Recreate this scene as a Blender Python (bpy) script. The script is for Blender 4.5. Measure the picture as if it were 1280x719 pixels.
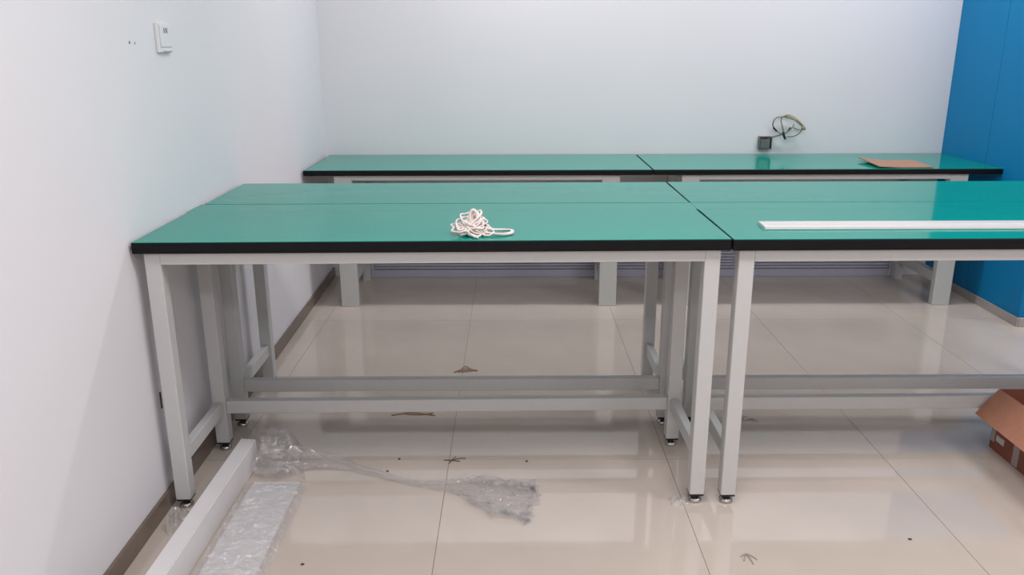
import bpy, bmesh, math, random
from mathutils import Vector, Matrix, noise

for o in list(bpy.data.objects):
    bpy.data.objects.remove(o)
S = bpy.context.scene
C = S.collection

# ------------------------------------------------------------------ camera
PITCH, ROLL, YAW, CAM_H = 0.28674, -0.003115, -0.000883, 1.4611
def camera_matrix():
    cy, sy = math.cos(YAW), math.sin(YAW)
    fw = Vector((sy, cy, 0)); rt = Vector((cy, -sy, 0)); up = Vector((0, 0, 1))
    f2 = fw*math.cos(PITCH) - up*math.sin(PITCH)
    u2 = up*math.cos(PITCH) + fw*math.sin(PITCH)
    r3 = rt*math.cos(ROLL) + u2*math.sin(ROLL)
    u3 = u2*math.cos(ROLL) - rt*math.sin(ROLL)
    m = Matrix((r3, u3, -f2)).transposed().to_4x4()
    m.translation = (0, 0, CAM_H)
    return m
cd = bpy.data.cameras.new('camera'); cam = bpy.data.objects.new('camera', cd); C.objects.link(cam)
cd.sensor_fit = 'HORIZONTAL'; cd.sensor_width = 36; cd.lens = 1024.99/1280*36
cd.clip_start = 0.02
cam.matrix_world = camera_matrix()
S.camera = cam

# ------------------------------------------------------------------ world, exposure, lamps
w = bpy.data.worlds.new('world'); S.world = w; w.use_nodes = True
w.node_tree.nodes['Background'].inputs[0].default_value = (0.9, 0.95, 1, 1)
w.node_tree.nodes['Background'].inputs[1].default_value = 0.3
S.view_settings.view_transform = 'Standard'; S.view_settings.look = 'None'
S.view_settings.gamma = 1.0; S.view_settings.exposure = -0.35
S.view_settings.use_curve_mapping = False
CEIL = 2.9
# two rows of slim ceiling tubes near the back wall, wider panels over the front half of the room
LAMPS = [(0.1, 4.4, 26, 1.2, 0.15), (2.0, 4.4, 26, 1.2, 0.15), (0.5, 1.5, 46, 1.2, 0.6), (3.0, 1.5, 46, 1.2, 0.6),
         (0.3, -1.4, 42, 1.2, 0.6), (3.0, -1.4, 42, 1.2, 0.6), (5.2, 2.8, 50, 1.2, 0.6)]
for (lx, ly, e, sx, sy) in LAMPS:
    ld = bpy.data.lights.new('ceiling_lamp', 'AREA'); ld.shape = 'RECTANGLE'
    ld.size = sx; ld.size_y = sy; ld.energy = e; ld.color = (1.0, 0.965, 1.0)
    lo = bpy.data.objects.new('ceiling_lamp', ld); C.objects.link(lo)
    lo.location = (lx, ly, CEIL-0.03)

# ------------------------------------------------------------------ materials
def lin(c):
    return tuple((v/12.92 if v <= 0.04045 else ((v+0.055)/1.055)**2.4) for v in c)
def rgb(r, g, b): return lin((r/255, g/255, b/255)) + (1,)
def mat(name, col, rough=0.5, metal=0.0, var=0.0, scale=8.0, bump=0.0, bscale=60.0, spec=0.5, detail=4):
    m = bpy.data.materials.new(name); m.use_nodes = True
    nt = m.node_tree; b = nt.nodes['Principled BSDF']
    b.inputs['Roughness'].default_value = rough; b.inputs['Metallic'].default_value = metal
    b.inputs['Specular IOR Level'].default_value = spec
    b.inputs['Base Color'].default_value = col
    tc = nt.nodes.new('ShaderNodeTexCoord')
    if var > 0:
        n = nt.nodes.new('ShaderNodeTexNoise'); n.inputs['Scale'].default_value = scale; n.inputs['Detail'].default_value = detail
        nt.links.new(tc.outputs['Object'], n.inputs['Vector'])
        mp = nt.nodes.new('ShaderNodeMapRange'); mp.inputs['To Min'].default_value = 1-var; mp.inputs['To Max'].default_value = 1+var
        mp.inputs['From Min'].default_value = 0.3; mp.inputs['From Max'].default_value = 0.7
        nt.links.new(n.outputs['Fac'], mp.inputs['Value'])
        mx = nt.nodes.new('ShaderNodeVectorMath'); mx.operation = 'SCALE'
        mx.inputs[0].default_value = col[:3]
        nt.links.new(mp.outputs[0], mx.inputs['Scale'])
        nt.links.new(mx.outputs[0], b.inputs['Base Color'])
    if bump > 0:
        n2 = nt.nodes.new('ShaderNodeTexNoise'); n2.inputs['Scale'].default_value = bscale; n2.inputs['Detail'].default_value = 3
        nt.links.new(tc.outputs['Object'], n2.inputs['Vector'])
        bp = nt.nodes.new('ShaderNodeBump'); bp.inputs['Strength'].default_value = bump; bp.inputs['Distance'].default_value = 0.002
        nt.links.new(n2.outputs['Fac'], bp.inputs['Height']); nt.links.new(bp.outputs[0], b.inputs['Normal'])
    return m
def film_mat(name, body, tint=(0.94, 0.92, 0.91, 1), scale=45):
    # clear film: mostly see-through, a little milky body, sharp crinkled reflections
    m = bpy.data.materials.new(name); m.use_nodes = True
    nt = m.node_tree; nt.nodes.clear()
    N = nt.nodes.new; lk = nt.links.new
    out = N('ShaderNodeOutputMaterial')
    tr = N('ShaderNodeBsdfTransparent'); tr.inputs[0].default_value = (0.985, 0.985, 0.99, 1)
    df = N('ShaderNodeBsdfDiffuse'); df.inputs[0].default_value = tint
    tl = N('ShaderNodeBsdfTranslucent'); tl.inputs[0].default_value = tint
    gl = N('ShaderNodeBsdfAnisotropic'); gl.inputs['Roughness'].default_value = 0.09; gl.inputs[0].default_value = (1, 1, 1, 1)
    tc = N('ShaderNodeTexCoord'); n = N('ShaderNodeTexNoise')
    n.inputs['Scale'].default_value = scale; n.inputs['Detail'].default_value = 4; n.inputs['Distortion'].default_value = 1.2
    lk(tc.outputs['Object'], n.inputs['Vector'])
    bp = N('ShaderNodeBump'); bp.inputs['Strength'].default_value = 0.8; bp.inputs['Distance'].default_value = 0.006
    lk(n.outputs['Fac'], bp.inputs['Height'])
    fr = N('ShaderNodeFresnel'); fr.inputs['IOR'].default_value = 1.65
    ge = N('ShaderNodeNewGeometry'); ir = N('ShaderNodeMapRange')
    ir.inputs['To Min'].default_value = 1.8; ir.inputs['To Max'].default_value = 1/1.8
    lk(ge.outputs['Backfacing'], ir.inputs['Value']); lk(ir.outputs[0], fr.inputs['IOR'])
    lk(bp.outputs[0], gl.inputs['Normal']); lk(bp.outputs[0], fr.inputs['Normal'])
    b1 = N('ShaderNodeMixShader'); b1.inputs[0].default_value = 0.4
    lk(df.outputs[0], b1.inputs[1]); lk(tl.outputs[0], b1.inputs[2])
    m1 = N('ShaderNodeMixShader'); m1.inputs[0].default_value = body
    lk(tr.outputs[0], m1.inputs[1]); lk(b1.outputs[0], m1.inputs[2])
    m2 = N('ShaderNodeMixShader')
    lk(fr.outputs[0], m2.inputs[0]); lk(m1.outputs[0], m2.inputs[1]); lk(gl.outputs[0], m2.inputs[2])
    lk(m2.outputs[0], out.inputs[0])
    return m

M = {}
M['wall'] = mat('wall_paint', rgb(225, 224, 227), 0.6, var=0.012, scale=1.5, bump=0.05, bscale=180)
M['ceiling'] = mat('ceiling_paint', rgb(235, 235, 235), 0.8, var=0.01)
M['tile'] = mat('polished_beige_tile', rgb(203, 191, 179), 0.045, var=0.035, scale=5, detail=8, spec=0.85)
M['grout'] = mat('grout', rgb(146, 130, 115), 0.8, var=0.1, scale=30)
M['skirting'] = mat('brown_skirting_tile', rgb(112, 98, 88), 0.25, var=0.06, scale=12)
M['blue'] = mat('blue_panel', rgb(0, 122, 176), 0.55, var=0.07, scale=220, bump=0.2, bscale=300, spec=0.25)
M['joint'] = mat('dark_blue_joint', rgb(4, 48, 84), 0.6, var=0.05)
M['steel'] = mat('brushed_steel', rgb(178, 172, 170), 0.35, 0.3, var=0.05, scale=40)
M['frame'] = mat('grey_powder_coat', rgb(198, 199, 197), 0.38, var=0.015, scale=30, bump=0.04, bscale=400)
M['bench'] = mat('greenish_grey_powder_coat', rgb(190, 192, 188), 0.4, var=0.015, scale=30)
M['green'] = mat('green_laminate', rgb(0, 139, 123), 0.09, var=0.03, scale=3, spec=0.12)
M['edge'] = mat('black_edge_band', rgb(12, 12, 16), 0.5, var=0.05, scale=50, spec=0.2)
M['rubber'] = mat('black_plastic', rgb(22, 22, 24), 0.5, var=0.05)
M['chrome'] = mat('chrome', rgb(190, 186, 182), 0.2, 0.9, var=0.03)
M['slat'] = mat('lilac_grey_enamel', rgb(176, 176, 190), 0.45, var=0.02)
M['white'] = mat('white_plastic', rgb(206, 203, 201), 0.35, var=0.01)
M['profile'] = mat('white_enamel', rgb(222, 220, 219), 0.4, var=0.02, scale=12, bump=0.05)
M['wrapped'] = mat('wrapped_white_panel', rgb(208, 206, 205), 0.45, var=0.03, scale=14)
M['hole'] = mat('dark_opening', rgb(38, 36, 35), 0.7, var=0.05)
M['plate'] = mat('switch_plastic', rgb(222, 223, 224), 0.35, var=0.01)
M['card'] = mat('cardboard', rgb(188, 133, 106), 0.75, var=0.06, scale=25, bump=0.1)
M['carddark'] = mat('printed_cardboard', rgb(140, 84, 68), 0.75, var=0.08, scale=25)
M['sheet'] = mat('pale_cardboard', rgb(172, 132, 108), 0.75, var=0.05, scale=30)
M['tape'] = mat('grey_tape', rgb(168, 160, 155), 0.3, var=0.05)
M['boxmetal'] = mat('dull_grey_metal', rgb(110, 112, 112), 0.45, 0.4, var=0.12, scale=30)
M['wiregrey'] = mat('grey_wire', rgb(120, 118, 108), 0.45, var=0.05)
M['wireyellow'] = mat('yellow_green_wire', rgb(166, 163, 122), 0.45, var=0.1, scale=60)
M['cord'] = mat('white_cord', rgb(236, 224, 218), 0.7, var=0.12, scale=40, bump=0.2)
M['twig'] = mat('brown_scrap', rgb(165, 136, 110), 0.7, var=0.1)
M['darkscrap'] = mat('dark_scrap', rgb(72, 62, 56), 0.7, var=0.1)
M['film'] = film_mat('clear_film', 0.06)
M['filmthick'] = film_mat('layered_film', 0.24, scale=70)

# ------------------------------------------------------------------ mesh helpers
def box(bm, x0, x1, y0, y1, z0, z1, bev=0.0, seg=1):
    r = bmesh.ops.create_cube(bm, size=1.0)
    vs = r['verts']
    for v in vs:
        v.co = Vector((x0+(v.co.x+.5)*(x1-x0), y0+(v.co.y+.5)*(y1-y0), z0+(v.co.z+.5)*(z1-z0)))
    if bev > 0:
        es = list({e for v in vs for e in v.link_edges})
        bmesh.ops.bevel(bm, geom=es, offset=bev, segments=seg, affect='EDGES', profile=0.5)
def lathe(bm, prof, cx, cy, n=20):
    rings = []
    for (r, z) in prof:
        rings.append([bm.verts.new((cx+r*math.cos(2*math.pi*k/n), cy+r*math.sin(2*math.pi*k/n), z)) for k in range(n)])
    for a, b in zip(rings, rings[1:]):
        for k in range(n):
            bm.faces.new((a[k], a[(k+1) % n], b[(k+1) % n], b[k]))
    bm.faces.new(rings[0][::-1]); bm.faces.new(rings[-1])
def tube(bm, pts, r, n=8, closed=False):
    pts = [Vector(p) for p in pts]; N = len(pts); rings = []
    up = Vector((0.13, 0.21, 0.97)).normalized()
    for i, p in enumerate(pts):
        if closed: t = pts[(i+1) % N]-pts[i-1]
        else: t = pts[min(i+1, N-1)]-pts[max(i-1, 0)]
        if t.length < 1e-9: t = Vector((1, 0, 0))
        t.normalize()
        a = up - t*up.dot(t)
        if a.length < 1e-3: a = Vector((1, 0, 0)) - t*t.x
        a.normalize(); up = a; b = t.cross(a)
        rr = r[i] if isinstance(r, (list, tuple)) else r
        rings.append([bm.verts.new(p + (a*math.cos(2*math.pi*k/n)+b*math.sin(2*math.pi*k/n))*rr) for k in range(n)])
    rng = range(N) if closed else range(N-1)
    for i in rng:
        A, B = rings[i], rings[(i+1) % N]
        for k in range(n):
            bm.faces.new((A[k], A[(k+1) % n], B[(k+1) % n], B[k]))
    if not closed:
        bm.faces.new(rings[0][::-1]); bm.faces.new(rings[-1])
def smooth_path(pts, sub=6, closed=False):
    P = [Vector(p) for p in pts]; N = len(P); out = []
    for i in range(N if closed else N-1):
        if closed: a, b, c, d = P[i-1], P[i], P[(i+1) % N], P[(i+2) % N]
        else: a, b, c, d = P[max(i-1, 0)], P[i], P[i+1], P[min(i+2, N-1)]
        for k in range(sub):
            t = k/sub
            out.append(0.5*((2*b)+(c-a)*t+(2*a-5*b+4*c-d)*t*t+(3*b-a-3*c+d)*t**3))
    if not closed: out.append(P[-1])
    return out
def mesh_of(name, bm, material, smooth=False):
    bmesh.ops.recalc_face_normals(bm, faces=bm.faces)
    me = bpy.data.meshes.new(name); bm.to_mesh(me); bm.free()
    me.materials.append(M[material])
    if smooth:
        for p in me.polygons: p.use_smooth = True
    return me
def obj(name, bm, material, parent=None, smooth=False, loc=None):
    me = bm if isinstance(bm, bpy.types.Mesh) else mesh_of(name, bm, material, smooth)
    o = bpy.data.objects.new(name, me); C.objects.link(o)
    if parent: o.parent = parent
    if loc: o.location = loc
    return o
def obox(name, material, parent, *a, bev=0.0, seg=1, loc=None):
    bm = bmesh.new(); box(bm, *a, bev=bev, seg=seg)
    return obj(name, bm, material, parent, loc=loc)
def tag(o, label=None, cat=None, group=None, kind=None):
    if label: o['label'] = label
    if cat: o['category'] = cat
    if group: o['group'] = group
    if kind: o['kind'] = kind
    return o
def thing(name, label, cat, loc, rz=0.0, group=None):
    o = bpy.data.objects.new(name, None); C.objects.link(o)
    o.empty_display_size = 0.1; o.location = loc; o.rotation_euler = (0, 0, rz)
    return tag(o, label, cat, group)
def copy_tree(o, parent=None):
    c = o.copy(); C.objects.link(c)
    if parent: c.parent = parent
    for ch in list(o.children): copy_tree(ch, c)
    return c

# ------------------------------------------------------------------ room shell
BACK_Y, FRONT_Y, RIGHT_X = 5.235, -3.0, 6.2
WSLOPE = -0.0152
def wall_x(y): return -1.136 + WSLOPE*(y-2.03)

fl = obox('floor', 'grout', None, -1.6, RIGHT_X, FRONT_Y, BACK_Y+0.2, -0.1, -0.0012); tag(fl, kind='structure')
TS = 0.8; J = 0.0011
tm = None
for i in range(-2, 8):
    for j in range(-8, 4):
        x0 = -0.235+TS*i; y0 = 2.715+TS*j
        if x0+TS < -1.2 or y0+TS < FRONT_Y: continue
        if tm is None:
            bm = bmesh.new(); box(bm, J, TS-J, J, TS-J, -0.011, 0.0); tm = mesh_of('tile', bm, 'tile')
        obj('tile', tm, 'tile', fl, loc=(x0, y0, 0))
def quad_prism(name, pts, z0, z1, material):
    bm = bmesh.new()
    a = [bm.verts.new((x, y, z0)) for x, y in pts]; b = [bm.verts.new((x, y, z1)) for x, y in pts]
    n = len(pts)
    for k in range(n): bm.faces.new((a[k], a[(k+1) % n], b[(k+1) % n], b[k]))
    bm.faces.new(a[::-1]); bm.faces.new(b)
    return obj(name, bm, material)
tag(quad_prism('wall_left', [(wall_x(FRONT_Y), FRONT_Y), (wall_x(BACK_Y), BACK_Y), (wall_x(BACK_Y)-0.15, BACK_Y), (wall_x(FRONT_Y)-0.15, FRONT_Y)], -0.02, CEIL, 'wall'), kind='structure')
tag(quad_prism('baseboard_left', [(wall_x(FRONT_Y)+0.011, FRONT_Y), (wall_x(BACK_Y)+0.011, BACK_Y), (wall_x(BACK_Y), BACK_Y), (wall_x(FRONT_Y), FRONT_Y)], 0.0, 0.062, 'skirting'), kind='structure')
tag(obox('wall_back', 'wall', None, -1.35, RIGHT_X, BACK_Y, BACK_Y+0.15, -0.02, CEIL), kind='structure')
tag(obox('wall_right', 'wall', None, RIGHT_X, RIGHT_X+0.15, FRONT_Y, BACK_Y, -0.02, CEIL), kind='structure')
tag(obox('wall_front', 'wall', None, -1.35, RIGHT_X, FRONT_Y-0.15, FRONT_Y, -0.02, CEIL), kind='structure')
tag(obox('ceiling', 'ceiling', None, -1.35, RIGHT_X+.15, FRONT_Y-.15, BACK_Y+.15, CEIL, CEIL+0.1), kind='structure')

# blue clad column on the right: core, separate panels, steel skirting
BX, BY0 = 2.722, 4.19
wb = obox('wall_right_blue', 'joint', None, BX+0.008, BX+1.2, BY0+0.008, BACK_Y-0.001, 0.0, CEIL-0.002); tag(wb, kind='structure')
for (a, b) in ((BY0, 4.7295), (4.7325, BACK_Y-0.002)):
    obox('panel', 'blue', wb, BX, BX+0.009, a, b, 0.05, CEIL-0.003, bev=0.0008)
for (a, b) in ((BX+0.0005, 3.30), (3.303, BX+1.19)):
    obox('panel', 'blue', wb, a, b, BY0-0.001, BY0+0.008, 0.05, CEIL-0.003, bev=0.0008)
bb = obox('baseboard_right', 'steel', None, BX-0.010, BX, BY0-0.01, BACK_Y-0.002, 0.0, 0.05, bev=0.002); tag(bb, kind='structure')
obox('skirting_return', 'steel', bb, BX, BX+1.2, BY0-0.012, BY0-0.002, 0.0, 0.05, bev=0.002)

# ------------------------------------------------------------------ slatted panel low on the back wall
sp = thing('slatted_panel', 'lilac-grey panel of horizontal slats low on the back wall under the rear benches', 'panel', (0, 0, 0))
SX0, SX1 = -0.94, 2.50
obox('backing', 'slat', sp, SX0, SX1, 5.222, 5.234, 0.0, 0.60)
obox('bottom_rail', 'slat', sp, SX0, SX1, 5.196, 5.224, 0.0, 0.050, bev=0.003)
for xx in (SX0, SX1-0.03):
    obox('side_rail', 'slat', sp, xx, xx+0.03, 5.190, 5.226, 0.0, 0.61, bev=0.003)
z = 0.053; sm = None
while z < 0.59:
    if sm is None:
        bm = bmesh.new(); box(bm, SX0+0.03, SX1-0.03, 5.204, 5.224, 0, 0.0155, bev=0.004); sm = mesh_of('slat', bm, 'slat')
    obj('slat', sm, 'slat', sp, loc=(0, 0, z)); z += 0.0195

# ------------------------------------------------------------------ front work tables
L, D, TH = 1.79, 0.474, 0.905
def make_work_table():
    t = thing('work_table', '', 'table', (0, 0, 0))
    bm = bmesh.new(); box(bm, 0, L, 0, D, TH-0.036, TH-0.0008, bev=0.004, seg=2)
    top = obj('tabletop', bm, 'edge', t, smooth=False)
    bm = bmesh.new(); box(bm, 0.002, L-0.002, 0.002, D-0.002, TH-0.003, TH, bev=0.0006)
    obj('laminate', bm, 'green', top); 
    zt = TH-0.0365; s = 0.048
    xs = (0.026, L-0.026-s); ys = (0.018, D-0.006-s)
    lm = None
    for yy in ys:
        for xx in xs:
            if lm is None:
                bm = bmesh.new(); box(bm, 0, s, 0, s, 0.034, zt, bev=0.002); lm = mesh_of('leg', bm, 'frame')
                bm = bmesh.new(); box(bm, 0.001, s-0.001, 0.001, s-0.001, 0.028, 0.036, bev=0.001); lathe(bm, [(0.008, 0.016), (0.008, 0.03)], s/2, s/2, 10); cm = mesh_of('end_cap', bm, 'rubber')
                bm = bmesh.new(); lathe(bm, [(0.021, 0.0), (0.023, 0.004), (0.021, 0.011), (0.012, 0.017)], s/2, s/2, 20); fm = mesh_of('levelling_foot', bm, 'chrome', True)
            lg = obj('leg', lm, 'frame', t, loc=(xx, yy, 0))
            obj('end_cap', cm, 'rubber', lg); f = obj('levelling_foot', fm, 'chrome', lg); f['label'] = 'chrome screw foot under the leg'
    x0, x1 = xs[0]+s, xs[1]
    ap = zt-0.037
    obox('apron', 'frame', t, x0, x1, ys[0]+0.0004, ys[0]+0.03, ap, zt, bev=0.0012)
    obox('apron', 'frame', t, x0, x1, ys[1]+s-0.03, ys[1]+s-0.0004, ap, zt, bev=0.0012)
    for xx in xs:
        obox('apron', 'frame', t, xx+0.009, xx+s-0.009, ys[0]+s, ys[1], ap, zt, bev=0.0012)
        obox('side_rail', 'frame', t, xx+0.010, xx+s-0.010, ys[0]+s, ys[1], 0.150, 0.200, bev=0.002)
    obox('stretcher', 'frame', t, x0, x1, ys[1]+0.008, ys[1]+0.040, 0.150, 0.200, bev=0.002)
    return t
ROT = math.radians(0.8)
tA = make_work_table()
tables = [tA] + [copy_tree(tA) for _ in range(3)]
def rot(p, a): return (p[0]*math.cos(a)-p[1]*math.sin(a), p[0]*math.sin(a)+p[1]*math.cos(a))
AX, AY = -1.1325, 2.366
tA.location = (AX, AY, 0); tA.rotation_euler.z = ROT
# the rear row is the same table turned round: its stretcher side faces the joint
GAP = 0.132
RB = math.radians(0.3)
tables[1].location = (AX-0.0065+L, AY+D+GAP+D+0.018, 0); tables[1].rotation_euler.z = math.pi+RB
RC = math.radians(0.5)
tables[2].location = (0.6598, 2.386, 0); tables[2].rotation_euler.z = RC
tables[3].location = (0.6558+L, 2.386+D+GAP+D, 0); tables[3].rotation_euler.z = math.pi
for t, lb in zip(tables, (
        'front left green-topped work table carrying the tangled white cord, beside the left wall',
        'green-topped work table behind the one with the tangled cord, against the left wall',
        'front right green-topped work table with a long white trunking strip lying on it',
        'green-topped work table behind the strip of white trunking, before the benches')):
    tag(t, lb, 'table', 'green work tables in the double front row')

# filler boards bridging the joint between front and rear rows
for (x0, x1, ya, yb, lb) in ((AX-0.012, 0.6555, None, None, 'narrow green filler board between the two left work tables, behind the tangled cord'),
                            (0.6565, 0.6558+L, None, None, 'narrow green filler board between the two right work tables, behind the white trunking')):
    bm = bmesh.new()
    left = x0 < 0
    def fy(x): return AY + D + 0.0012 + (math.sin(ROT)*(x-AX) if left else 0.0205+math.sin(RC)*(x-0.6598))
    def ry(x): return (AY + D+GAP+0.018-math.sin(RB)*L-0.0034 + math.sin(RB)*(x-AX)) if left else (2.386+D+GAP-0.0028)
    pts = [(x0, fy(x0)), (x1, fy(x1)), (x1, ry(x1)), (x0, ry(x0))]
    a = [bm.verts.new((x, y, TH-0.028)) for x, y in pts]; b = [bm.verts.new((x, y, TH-0.0006)) for x, y in pts]
    for k in range(4): bm.faces.new((a[k], a[(k+1) % 4], b[(k+1) % 4], b[k]))
    bm.faces.new(a[::-1]); bm.faces.new(b)
    tag(obj('filler_board', bm, 'green'), lb, 'board', 'green filler boards between the table rows')

# ------------------------------------------------------------------ benches along the back wall
BL, BD, BH = 1.944, 0.684, 0.80
def make_bench():
    t = thing('work_bench', '', 'bench', (0, 0, 0))
    bm = bmesh.new(); box(bm, 0, BL, 0, BD, BH-0.031, BH-0.0008, bev=0.006, seg=3)
    top = obj('tabletop', bm, 'edge', t)
    obox('laminate', 'green', top, 0.004, BL-0.004, 0.004, BD-0.004, BH-0.003, BH, bev=0.0006)
    zt = BH-0.0315; lw, ldp = 0.1, 0.05
    xs = (0.165, BL-0.178-lw); ys = (0.022, BD-0.06-ldp)
    bm = bmesh.new(); box(bm, 0, lw, 0, ldp, 0.0, zt, bev=0.003); lm = mesh_of('leg', bm, 'bench')
    bm = bmesh.new(); box(bm, 0.03, 0.075, 0, ldp, 0.0, zt, bev=0.002); rm = mesh_of('leg', bm, 'bench')
    for yy, me in zip(ys, (lm, rm)):
        for xx in xs: obj('leg', me, 'bench', t, loc=(xx, yy, 0))
    for yy in (ys[0]+0.001, ys[1]+0.019):
        obox('apron', 'bench', t, xs[0]+(lw if yy < 0.1 else 0.07), xs[1]+(0 if yy < 0.1 else 0.031), yy, yy+0.03, zt-0.028, zt, bev=0.001)
    for xx in xs:
        obox('side_rail', 'bench', t, xx+0.032, xx+0.073, ys[0]+ldp, ys[1], 0.115, 0.175, bev=0.002)
        obox('apron', 'bench', t, xx+0.03, xx+lw-0.03, ys[0]+ldp, ys[1], zt-0.05, zt, bev=0.001)
    return t
b1 = make_bench(); b2 = copy_tree(b1)
b1.location = (-1.164, 4.5445, 0); b2.location = (0.7825, 4.5445, 0)
tag(b1, 'green-topped bench with wide grey legs at the back wall, left half, nothing on it', 'bench', 'benches along the back wall')
tag(b2, 'green-topped bench at the back wall carrying a cardboard sheet, beside the blue column', 'bench', 'benches along the back wall')

# ------------------------------------------------------------------ things on the tables
# white trunking strip
tr = thing('trunking_strip', 'long flat white plastic trunking strip lying on the front right work table', 'trunking', (0.792, 2.522, TH))
bm = bmesh.new()
prof = [(0, 0), (0, 0.007), (0.004, 0.009), (0.026, 0.0095), (0.028, 0.0065), (0.033, 0.0065), (0.035, 0.0095), (0.084, 0.009), (0.090, 0.006), (0.090, 0)]
xa, xb = 0.0, 1.62
A = [bm.verts.new((xa+0.004*(y/0.11), y, zz)) for y, zz in prof]; B = [bm.verts.new((xb, y, zz)) for y, zz in prof]
for k in range(len(prof)): bm.faces.new((A[k], A[(k+1) % len(prof)], B[(k+1) % len(prof)], B[k]))
bm.faces.new(A[::-1]); bm.faces.new(B)
obj('body', bm, 'white', tr)
obox('lid_edge', 'plate', tr, 0.004, 1.62, -0.004, 0.0, 0.001, 0.004)

# tangled cord
rnd = random.Random(7)
bm = bmesh.new()
for k in range(48):
    a0 = rnd.uniform(0, 6.28); cx = rnd.gauss(-0.010, 0.015); cy = rnd.gauss(0, 0.010); hz = rnd.uniform(0.1, 1.0)
    ra = rnd.uniform(0.016, 0.036); rb = rnd.uniform(0.010, 0.026); tl = rnd.uniform(-0.9, 0.9); sq = rnd.uniform(0, 6.28)
    top = max(0.016, 0.052*hz*(1-min(1, abs(cx+0.01)/0.09)))
    pts = []
    for i in range(26):
        a = a0 + 6.283*i/26
        px, py = ra*math.cos(a), rb*math.sin(a)
        px, py = px*math.cos(sq*0.25)-py*math.sin(sq*0.25), px*math.sin(sq*0.25)+py*math.cos(sq*0.25)
        pz = top + tl*px*0.7 + 0.4*py
        nn = noise.noise_vector(Vector((px*40+k*3.1, py*40, k*1.7)))*0.007
        pts.append((cx+px+nn.x, cy+py+nn.y, max(0.0035, pz+nn.z)))
    tube(bm, pts, rnd.uniform(0.0024, 0.0036), 6, closed=True)
# upright loop on top, open loop to the right, loose tail to the front
up = [(-0.012, 0, 0.03), (-0.017, 0.002, 0.055), (-0.012, 0.003, 0.073), (-0.002, 0.002, 0.075), (0.005, 0, 0.06), (0.003, 0, 0.03)]
tube(bm, smooth_path(up), 0.0045, 7); tube(bm, smooth_path([(p[0]+0.006, p[1]+0.006, p[2]*0.92) for p in up]), 0.004, 7)
lp = [(0.03, -0.004, 0.02), (0.06, 0.01, 0.012), (0.085, 0.028, 0.008), (0.112, 0.02, 0.008), (0.110, -0.004, 0.005), (0.085, -0.022, 0.005), (0.055, -0.02, 0.006), (0.02, -0.016, 0.010)]
tube(bm, smooth_path(lp), 0.0040, 7); tube(bm, smooth_path([(p[0]*0.96, p[1]*0.9-0.004, p[2]+0.003) for p in lp]), 0.003, 7)
tl = [(-0.02, -0.02, 0.012), (-0.006, -0.036, 0.006), (0.006, -0.046, 0.0045), (0.008, -0.062, 0.004)]
tube(bm, smooth_path(tl), 0.0038, 7)
o = obj('cord_tangle', bm, 'cord', None, True); o.location = (-0.113, 2.462, TH)
tag(o, 'tangled heap of whitish cord with a loose loop on the front left work table', 'cord')

# cardboard sheet on the bench
bm = bmesh.new()
nx, ny = 14, 10
cs = [(2.045, 4.575), (2.352, 4.575), (2.366, 4.872), (2.052, 4.882)]
def cz(u, v): return BH + 0.0012 + 0.016*max(0, 1-u*2.2)**1.4*(0.4+0.6*v) + 0.004*max(0, u-0.75)
G = {}
for lay in (0, 1):
    for i in range(nx+1):
        for j in range(ny+1):
            u, v = i/nx, j/ny
            x = (cs[0][0]*(1-u)+cs[1][0]*u)*(1-v)+(cs[3][0]*(1-u)+cs[2][0]*u)*v
            y = (cs[0][1]*(1-u)+cs[1][1]*u)*(1-v)+(cs[3][1]*(1-u)+cs[2][1]*u)*v
            G[lay, i, j] = bm.verts.new((x, y, cz(u, v)+lay*0.005))
for i in range(nx):
    for j in range(ny):
        bm.faces.new((G[1, i, j], G[1, i+1, j], G[1, i+1, j+1], G[1, i, j+1]))
        bm.faces.new((G[0, i, j], G[0, i, j+1], G[0, i+1, j+1], G[0, i+1, j]))
for i in range(nx):
    for j in (0, ny): bm.faces.new((G[0, i, j], G[0, i+1, j], G[1, i+1, j], G[1, i, j]))
for j in range(ny):
    for i in (0, nx): bm.faces.new((G[0, i, j], G[0, i, j+1], G[1, i, j+1], G[1, i, j]))
tag(obj('cardboard_sheet', bm, 'sheet'), 'flat brown cardboard sheet lying on the bench beside the blue column', 'cardboard')

# ------------------------------------------------------------------ wall fittings
jb = thing('junction_box', 'small dark grey metal box on the back wall with looped loose wires', 'wall box', (1.591, BACK_Y, 0.871))
bm = bmesh.new()
h = 0.039
for a in ((-h, h, -0.04, 0, -h, -h+0.003), (-h, h, -0.04, 0, h-0.003, h), (-h, -h+0.003, -0.04, 0, -h+0.003, h-0.003), (h-0.003, h, -0.04, 0, -h+0.003, h-0.003)):
    box(bm, *a)
box(bm, -h+0.003, h-0.003, -0.012, -0.001, -h+0.003, h-0.003)
obj('housing', bm, 'boxmetal', jb)
obox('cover', 'boxmetal', jb, -h+0.006, h-0.012, -0.038, -0.034, -h+0.005, h-0.016, bev=0.001)
def wire(name, pts, material, r, closed=False, wob=0.012):
    bm = bmesh.new()
    P = [(p[0]-1.591, p[1]-BACK_Y+wob*math.sin(i*1.3), p[2]-0.871) for i, p in enumerate(pts)]
    tube(bm, smooth_path(P, 6, closed), r, 7, closed)
    return obj(name, bm, material, jb, True)
Y = 5.19
wire('wire', [(1.595, 5.21, 0.885), (1.615, Y, 0.901), (1.69, Y, 0.923), (1.722, Y, 0.945), (1.744, Y, 0.969), (1.757, Y, 0.986)], 'wiregrey', 0.0035)
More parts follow.
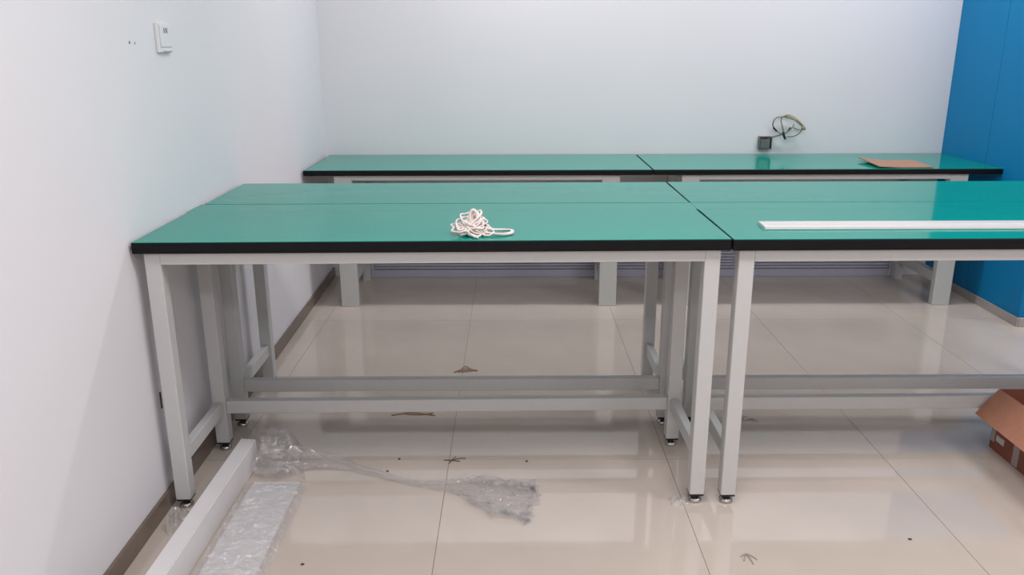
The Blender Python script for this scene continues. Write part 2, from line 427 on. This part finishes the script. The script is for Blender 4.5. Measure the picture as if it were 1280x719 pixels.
wire('wire', [(1.69, Y, 0.923), (1.656, Y, 0.945), (1.629, Y, 0.976), (1.623, Y, 0.997), (1.632, Y, 1.021), (1.659, Y, 1.031), (1.697, Y, 1.031), (1.747, Y, 1.017), (1.783, Y, 1.0), (1.803, Y, 0.976), (1.807, Y, 0.948), (1.79, Y, 0.924), (1.757, Y, 0.911), (1.715, Y, 0.911)], 'wiregrey', 0.0038)
wire('wire', [(1.598, 5.21, 0.89), (1.62, Y, 0.904), (1.686, Y, 0.925), (1.691, Y, 0.942), (1.681, Y, 0.976), (1.675, Y, 1.007), (1.68, Y, 1.034)], 'wiregrey', 0.004)
wire('wire', [(1.68, Y, 1.034), (1.717, Y, 1.043), (1.753, Y, 1.03), (1.782, Y, 1.007), (1.825, Y, 0.962), (1.809, Y, 0.952), (1.78, Y, 0.955), (1.759, Y, 0.966)], 'wireyellow', 0.0042)['label'] = 'yellow-green earth wire'
wire('wire', [(1.66, Y, 1.028), (1.70, Y, 1.037), (1.745, Y, 1.024), (1.79, Y, 0.985), (1.818, Y, 0.958)], 'wireyellow', 0.0036)['label'] = 'yellow-green earth wire'
wire('connector', [(1.692, Y, 0.938), (1.705, Y, 0.912), (1.713, Y, 0.894)], 'hole', 0.0075)
wire('connector', [(1.722, Y, 0.944), (1.74, Y, 0.964)], 'hole', 0.006)
wire('connector', [(1.63, Y, 0.966), (1.655, Y, 0.944)], 'hole', 0.006)

# double plate on the left wall
py, pz = 2.806, 1.49
so = thing('wall_socket', 'white socket plate high on the left wall above the front work table', 'socket', (wall_x(py), py, pz), math.atan(-WSLOPE))
obox('plate', 'plate', so, 0.0, 0.011, -0.052, 0.052, -0.047, 0.047, bev=0.003, seg=2)
obox('cover', 'plate', so, 0.0105, 0.015, -0.040, 0.046, -0.030, 0.040, bev=0.002)
obox('bottom_lip', 'plate', so, 0.0105, 0.017, -0.020, 0.046, -0.044, -0.036, bev=0.002)
for k in (-1, 0, 1):
    obox('slot', 'hole', so, 0.0148, 0.0156, 0.002+k*0.0125-0.0022, 0.002+k*0.0125+0.0022, 0.014, 0.030)
for k, (yy, zz) in enumerate(((2.559, 1.474), (2.596, 1.472))):
    bm = bmesh.new(); lathe(bm, [(0.0045, 0.0), (0.0045, 0.0012)], 0, 0, 12)
    o = obj('screw_hole', bm, 'tape' if k else 'boxmetal'); o.rotation_euler = (0, math.pi/2, math.atan(-WSLOPE))
    o.location = (wall_x(yy)-0.0002, yy, zz)
    tag(o, ('small grey screw hole in the left wall, the one farther from the socket plate', 'faint screw hole in the left wall, the one nearer the socket plate')[k], 'hole')
# thin dark strip on the wall beside the front left leg
o = obox('dark_strip', 'hole', None, 0.0, 0.003, -0.003, 0.003, -0.028, 0.028, bev=0.0006)
o.location = (wall_x(2.446), 2.446, 0.362); tag(o, 'thin dark strip on the left wall behind the front left table leg', 'strip')

# ------------------------------------------------------------------ cardboard box on the floor, right edge
bx = thing('cardboard_box', 'open brown cardboard box on the floor at the right edge under the tables', 'box', (1.803, 2.81, 0))
BW, BLn, BHt = 0.36, 0.52, 0.235
bm = bmesh.new()
t_ = 0.006
box(bm, 0, t_, -BLn, 0, 0, BHt); box(bm, BW-t_, BW, -BLn, 0, 0, BHt); box(bm, t_, BW-t_, -BLn, -BLn+t_, 0, BHt); box(bm, t_, BW-t_, -t_, 0, 0, BHt); box(bm, t_, BW-t_, -BLn+t_, -t_, 0, t_)
obj('body', bm, 'carddark', bx)
def flap(h0, h1, d, name='flap'):
    bm = bmesh.new(); h0 = Vector(h0); h1 = Vector(h1); d = Vector(d)
    n = (h1-h0).cross(d).normalized()*0.005
    q = [h0, h1, h1+d, h0+d]
    a = [bm.verts.new(p) for p in q]; b = [bm.verts.new(p+n) for p in q]
    for k in range(4): bm.faces.new((a[k], a[(k+1) % 4], b[(k+1) % 4], b[k]))
    bm.faces.new(a[::-1]); bm.faces.new(b)
    return obj(name, bm, 'card', bx)
flap((0, 0, BHt), (0, -BLn, BHt), (-0.075, 0.0, -0.098))
flap((BW, 0, BHt), (BW, -BLn, BHt), (0.10, 0.0, -0.03))
flap((0.006, -BLn, BHt), (BW-.006, -BLn, BHt), (0, -0.09, -0.06))
obox('tape', 'tape', bx, -0.0014, 0.0, -0.176, -0.142, 0.004, 0.10)
obox('tape', 'tape', bx, -0.0014, 0.0, -0.026, -0.004, 0.03, 0.11)
lb = obox('shipping_label', 'white', bx, -0.0016, 0.0, -0.085, -0.035, 0.042, 0.066); lb.rotation_euler = (0.0, 0, 0)
lb['label'] = 'white paper label on the side of the box'
pk = thing('paper_scrap', 'whitish crumpled paper inside the open cardboard box at the right edge', 'paper', (1.93, 2.70, 0.007))
bm = bmesh.new()
bmesh.ops.create_icosphere(bm, subdivisions=3, radius=0.08)
for v in bm.verts:
    k = 1+0.5*noise.noise(v.co*28)
    v.co = Vector((v.co.x*k, v.co.y*k*0.9, (v.co.z+0.08)*0.95*max(0.3, k)))
mn = min(v.co.z for v in bm.verts)
for v in bm.verts: v.co.z -= mn
obj('sheet', bm, 'tape', pk)

# ------------------------------------------------------------------ white beam and wrapped panel bundle on the floor
bm = bmesh.new()
bt = [(-0.986, 2.695), (-0.929, 2.688), (-0.938, 1.55), (-0.995, 1.55)]
def prism(bm, pts, z0, z1, bev=0.003):
    a = [bm.verts.new((x, y, z0)) for x, y in pts]; b = [bm.verts.new((x, y, z1)) for x, y in pts]; n = len(pts)
    fs = [bm.faces.new((a[k], a[(k+1) % n], b[(k+1) % n], b[k])) for k in range(n)] + [bm.faces.new(a[::-1]), bm.faces.new(b)]
    es = list({e for f in fs for e in f.edges})
    bmesh.ops.bevel(bm, geom=es, offset=bev, segments=2, affect='EDGES')
prism(bm, bt, 0.0, 0.10)
tag(obj('white_beam', bm, 'profile'), 'long white rectangular beam lying on the floor beside the left wall', 'beam')

wp = thing('wrapped_panel', 'flat white panels wrapped in clear stretch film on the floor beside the white beam', 'panel', (-0.815, 2.05, 0))
for k, (zz, dx) in enumerate(((0.001, 0.0), (0.012, 0.003))):
    obox('panel', 'wrapped', wp, -0.083+dx, 0.078+dx, -0.5, 0.47, zz, zz+0.0105, bev=0.0015)
def film_sheet(bm, f, nu, nv, thick=None):
    g = [[bm.verts.new(f(i/nu, j/nv)) for j in range(nv+1)] for i in range(nu+1)]
    for i in range(nu):
        for j in range(nv): bm.faces.new((g[i][j], g[i+1][j], g[i+1][j+1], g[i][j+1]))
def wrap_f(u, v):
    # u across, v along; cross-section hugs the panels and reaches the floor on the right
    y = -0.5+0.985*v
    s = u
    if s < 0.12: x = -0.091; z = 0.004+0.024*(s/0.12)
    elif s < 0.80: x = -0.091+0.176*(s-0.12)/0.68; z = 0.028
    else: x = 0.085+0.02*(s-0.80)/0.20; z = 0.028-0.024*(s-0.8)/0.2
    q = Vector((x*16, y*34, 3.1))
    cr = abs(noise.noise(q)) + 0.5*abs(noise.noise(q*2.3)) + 0.5*noise.noise(Vector((x*50, y*70, 0)))
    if v > 0.95: z *= max(0.2, 1-(v-0.95)*14)
    return (x+0.004*noise.noise(q*1.7)*(1 if x > -0.08 else 0.2), y+0.004*noise.noise(q*1.3+Vector((9, 9, 9))), max(0.002, z+0.014*cr))
bm = bmesh.new(); film_sheet(bm, wrap_f, 46, 220)
obj('plastic_film', bm, 'filmthick', wp, False)

# crumpled clump of film with a twisted tail
path = [(-0.885, 2.675, 0.055), (-0.835, 2.640, 0.052), (-0.780, 2.655, 0.040), (-0.715, 2.672, 0.026), (-0.64, 2.665, 0.022), (-0.575, 2.640, 0.013), (-0.49, 2.60, 0.010), (-0.395, 2.555, 0.009), (-0.30, 2.520, 0.010), (-0.22, 2.505, 0.013), (-0.15, 2.495, 0.018), (-0.09, 2.468, 0.018), (-0.03, 2.440, 0.016), (0.03, 2.415, 0.012), (0.07, 2.405, 0.006)]
rad = [0.05, 0.075, 0.055, 0.040, 0.032, 0.018, 0.014, 0.012, 0.014, 0.024, 0.055, 0.085, 0.105, 0.110, 0.100]
hgt = [0.050, 0.052, 0.040, 0.028, 0.022, 0.013, 0.010, 0.009, 0.010, 0.016, 0.020, 0.016, 0.013, 0.009, 0.004]
SP = smooth_path(path, 9)
def lerp_list(a, t):
    i = min(int(t), len(a)-2); return a[i]+(a[i+1]-a[i])*(t-i)
bm = bmesh.new()
n = 40; rings = []
for i, p in enumerate(SP):
    t = i/9
    tg = (SP[min(i+1, len(SP)-1)]-SP[max(i-1, 0)]); tg.z = 0; tg.normalize()
    sd = Vector((-tg.y, tg.x, 0))
    if t > 9: sd = (sd*0.75+Vector((0.1, 1, 0))*0.25).normalized()
    R_, H_ = lerp_list(rad, t), lerp_list(hgt, t)
    ring = []
    for k in range(n):
        a = 2*math.pi*k/n
        q = Vector((math.cos(a)*2.2, math.sin(a)*2.2, t*0.9))
        f = 1+0.42*noise.noise(q*1.4)+0.30*noise.noise(q*3.3+Vector((5, 1, 2)))
        co = p + sd*(math.cos(a)*R_*f) + Vector((0, 0, 1))*(math.sin(a)*H_*f)
        co += tg*(0.35*R_*noise.noise(q*2.1+Vector((3, 8, 1))))
        co.z = max(0.0018+0.001*noise.noise(q*5), co.z)
        if co.y > 2.2 and co.x < -0.918: co.x = -0.918+0.002*noise.noise(q*4)
        ring.append(bm.verts.new(co))
    rings.append(ring)
for A, B in zip(rings, rings[1:]):
    for k in range(n): bm.faces.new((A[k], A[(k+1) % n], B[(k+1) % n], B[k]))
bm.faces.new(rings[0][::-1])
prof_d = [(2.81, 0.004), (2.785, 0.06), (2.74, 0.115), (2.695, 0.128), (2.66, 0.108), (2.63, 0.07), (2.60, 0.052), (2.575, 0.042), (2.556, 0.034)]
PD = smooth_path([(0, a, b) for a, b in prof_d], 5)
def drape(u, v):
    k = v*(len(PD)-1); i = min(int(k), len(PD)-2); p = PD[i].lerp(PD[i+1], k-i)
    xl = -0.920; xr = -0.80+0.075*v
    x = xl+(xr-xl)*u
    q = Vector((x*30, p.y*26, p.z*30))
    cr = noise.noise(q)*0.012+noise.noise(q*2.3+Vector((3, 3, 3)))*0.009+abs(noise.noise(q*4.1))*0.006
    fall = 1-max(0, (u-0.72)/0.28)**1.5*0.9
    return (max(xl, x+0.010*noise.noise(q*1.3+Vector((7, 1, 4)))), p.y+0.012*noise.noise(q*1.2+Vector((1, 9, 2))), max(0.002, p.z*fall+cr*(0.4+fall*0.6)))
film_sheet(bm, drape, 36, 44)
tag(obj('plastic_wrap', bm, 'film', None, False), 'crumpled clear plastic wrap with a twisted tail trailing across the floor tiles', 'plastic wrap')

# ------------------------------------------------------------------ small scraps on the floor
def scrap(name, lines, material, r, loc, label, cat):
    bm = bmesh.new()
    for L_ in lines: tube(bm, smooth_path([(x, y, z+r) for x, y, z in L_], 4), r, 6)
    o = obj(name, bm, material, None, True); o.location = loc
    return tag(o, label, cat)
scrap('wire_scrap', [[(-0.03, 0.006, 0), (0, 0, 0.002), (0.03, -0.004, 0)], [(-0.008, -0.02, 0), (0, 0, 0.003), (0.012, 0.03, 0)], [(0.005, 0.004, 0.001), (0.03, 0.012, 0.004), (0.05, 0.016, 0)]],
      'darkscrap', 0.0014, (-0.225, 2.705, 0), 'small dark spiky wire scrap on the tile joint behind the plastic tail', 'scrap')
scrap('twig_scrap', [[(-0.05, -0.01, 0), (-0.01, 0.015, 0.006), (0.03, 0.02, 0.002), (0.06, 0.01, 0)], [(-0.02, 0.02, 0.0), (0.0, 0.045, 0.008), (0.03, 0.02, 0.002)], [(-0.03, 0.0, 0.001), (0.02, 0.005, 0.003), (0.05, 0.02, 0.0)]],
      'twig', 0.003, (-0.225, 3.56, 0), 'curled brown scrap on the floor beyond the rear table stretcher', 'scrap')
scrap('strap_scrap', [[(-0.10, -0.01, 0), (-0.03, 0.012, 0.002), (0.04, 0.0, 0.001), (0.08, -0.012, 0)], [(-0.06, 0.012, 0), (0.0, -0.006, 0.002), (0.07, 0.012, 0)]],
      'twig', 0.0024, (-0.40, 3.10, 0), 'thin brown scrap on the floor between the left table stretchers', 'scrap')
scrap('hair_wire', [[(-0.025, 0.012, 0), (-0.005, 0.022, 0.004), (0.014, 0.008, 0.001), (0.020, -0.004, 0)], [(-0.02, -0.01, 0), (-0.004, 0.02, 0.003), (0.004, -0.025, 0)]],
      'tape', 0.0016, (0.70, 2.10, 0), 'small grey curled wire on the floor near the bottom edge, right of the middle', 'scrap')
scrap('white_scrap', [[(-0.04, 0.0, 0), (-0.01, 0.008, 0.004), (0.03, -0.004, 0)], [(-0.02, -0.012, 0), (0.01, 0.0, 0.003), (0.035, -0.02, 0)]],
      'white', 0.004, (0.955, 3.05, 0), 'white paper scrap on the floor behind the front right table leg', 'scrap')
def film_bit(loc, sx, sy, hz, seed, label, rz=0):
    bm = bmesh.new()
    def f(u, v):
        q = Vector((u*3+seed, v*3, seed*2.0))
        e = min(u, 1-u, v, 1-v)
        return ((u-.5)*sx*(1+0.5*noise.noise(q)), (v-.5)*sy*(1+0.5*noise.noise(q*1.4+Vector((4, 4, 4)))), 0.002+max(0, hz*(0.5+noise.noise(q*1.9))*min(1, e*6)))
    film_sheet(bm, f, 14, 14)
    o = obj('film_scrap', bm, 'filmthick', None, True); o.location = loc; o.rotation_euler.z = rz
    return tag(o, label, 'plastic scrap')
film_bit((0.553, 2.415, 0), 0.06, 0.05, 0.02, 1.3, 'small clear film scrap on the floor left of the front table leg')
film_bit((-1.075, 2.30, 0), 0.05, 0.12, 0.05, 4.7, 'clear film scrap on the floor against the left skirting', 0.05)
rnd = random.Random(3)
for k, (x, y, lb) in enumerate(((-0.62, 2.08, 'dark crumb on the floor near the bottom edge beside the wrapped panel'), (1.22, 2.20, 'dark crumb on the bare floor at the lower right'), (-0.42, 2.72, 'tiny dark crumb on the floor left of the spiky wire scrap'), (-0.45, 2.63, 'small dark crumb on the floor just behind the twisted film'), (0.05, 2.70, 'tiny dark crumb on the floor right of the spiky wire scrap'))):
    bm = bmesh.new(); bmesh.ops.create_icosphere(bm, subdivisions=1, radius=0.005)
    for v in bm.verts: v.co = Vector((v.co.x*rnd.uniform(.7, 1.6), v.co.y*rnd.uniform(.7, 1.2), max(0, v.co.z*0.5+0.002)))
    o = obj('crumb', bm, 'darkscrap'); o.location = (x, y, 0); tag(o, lb, 'crumb', 'crumbs on the floor')
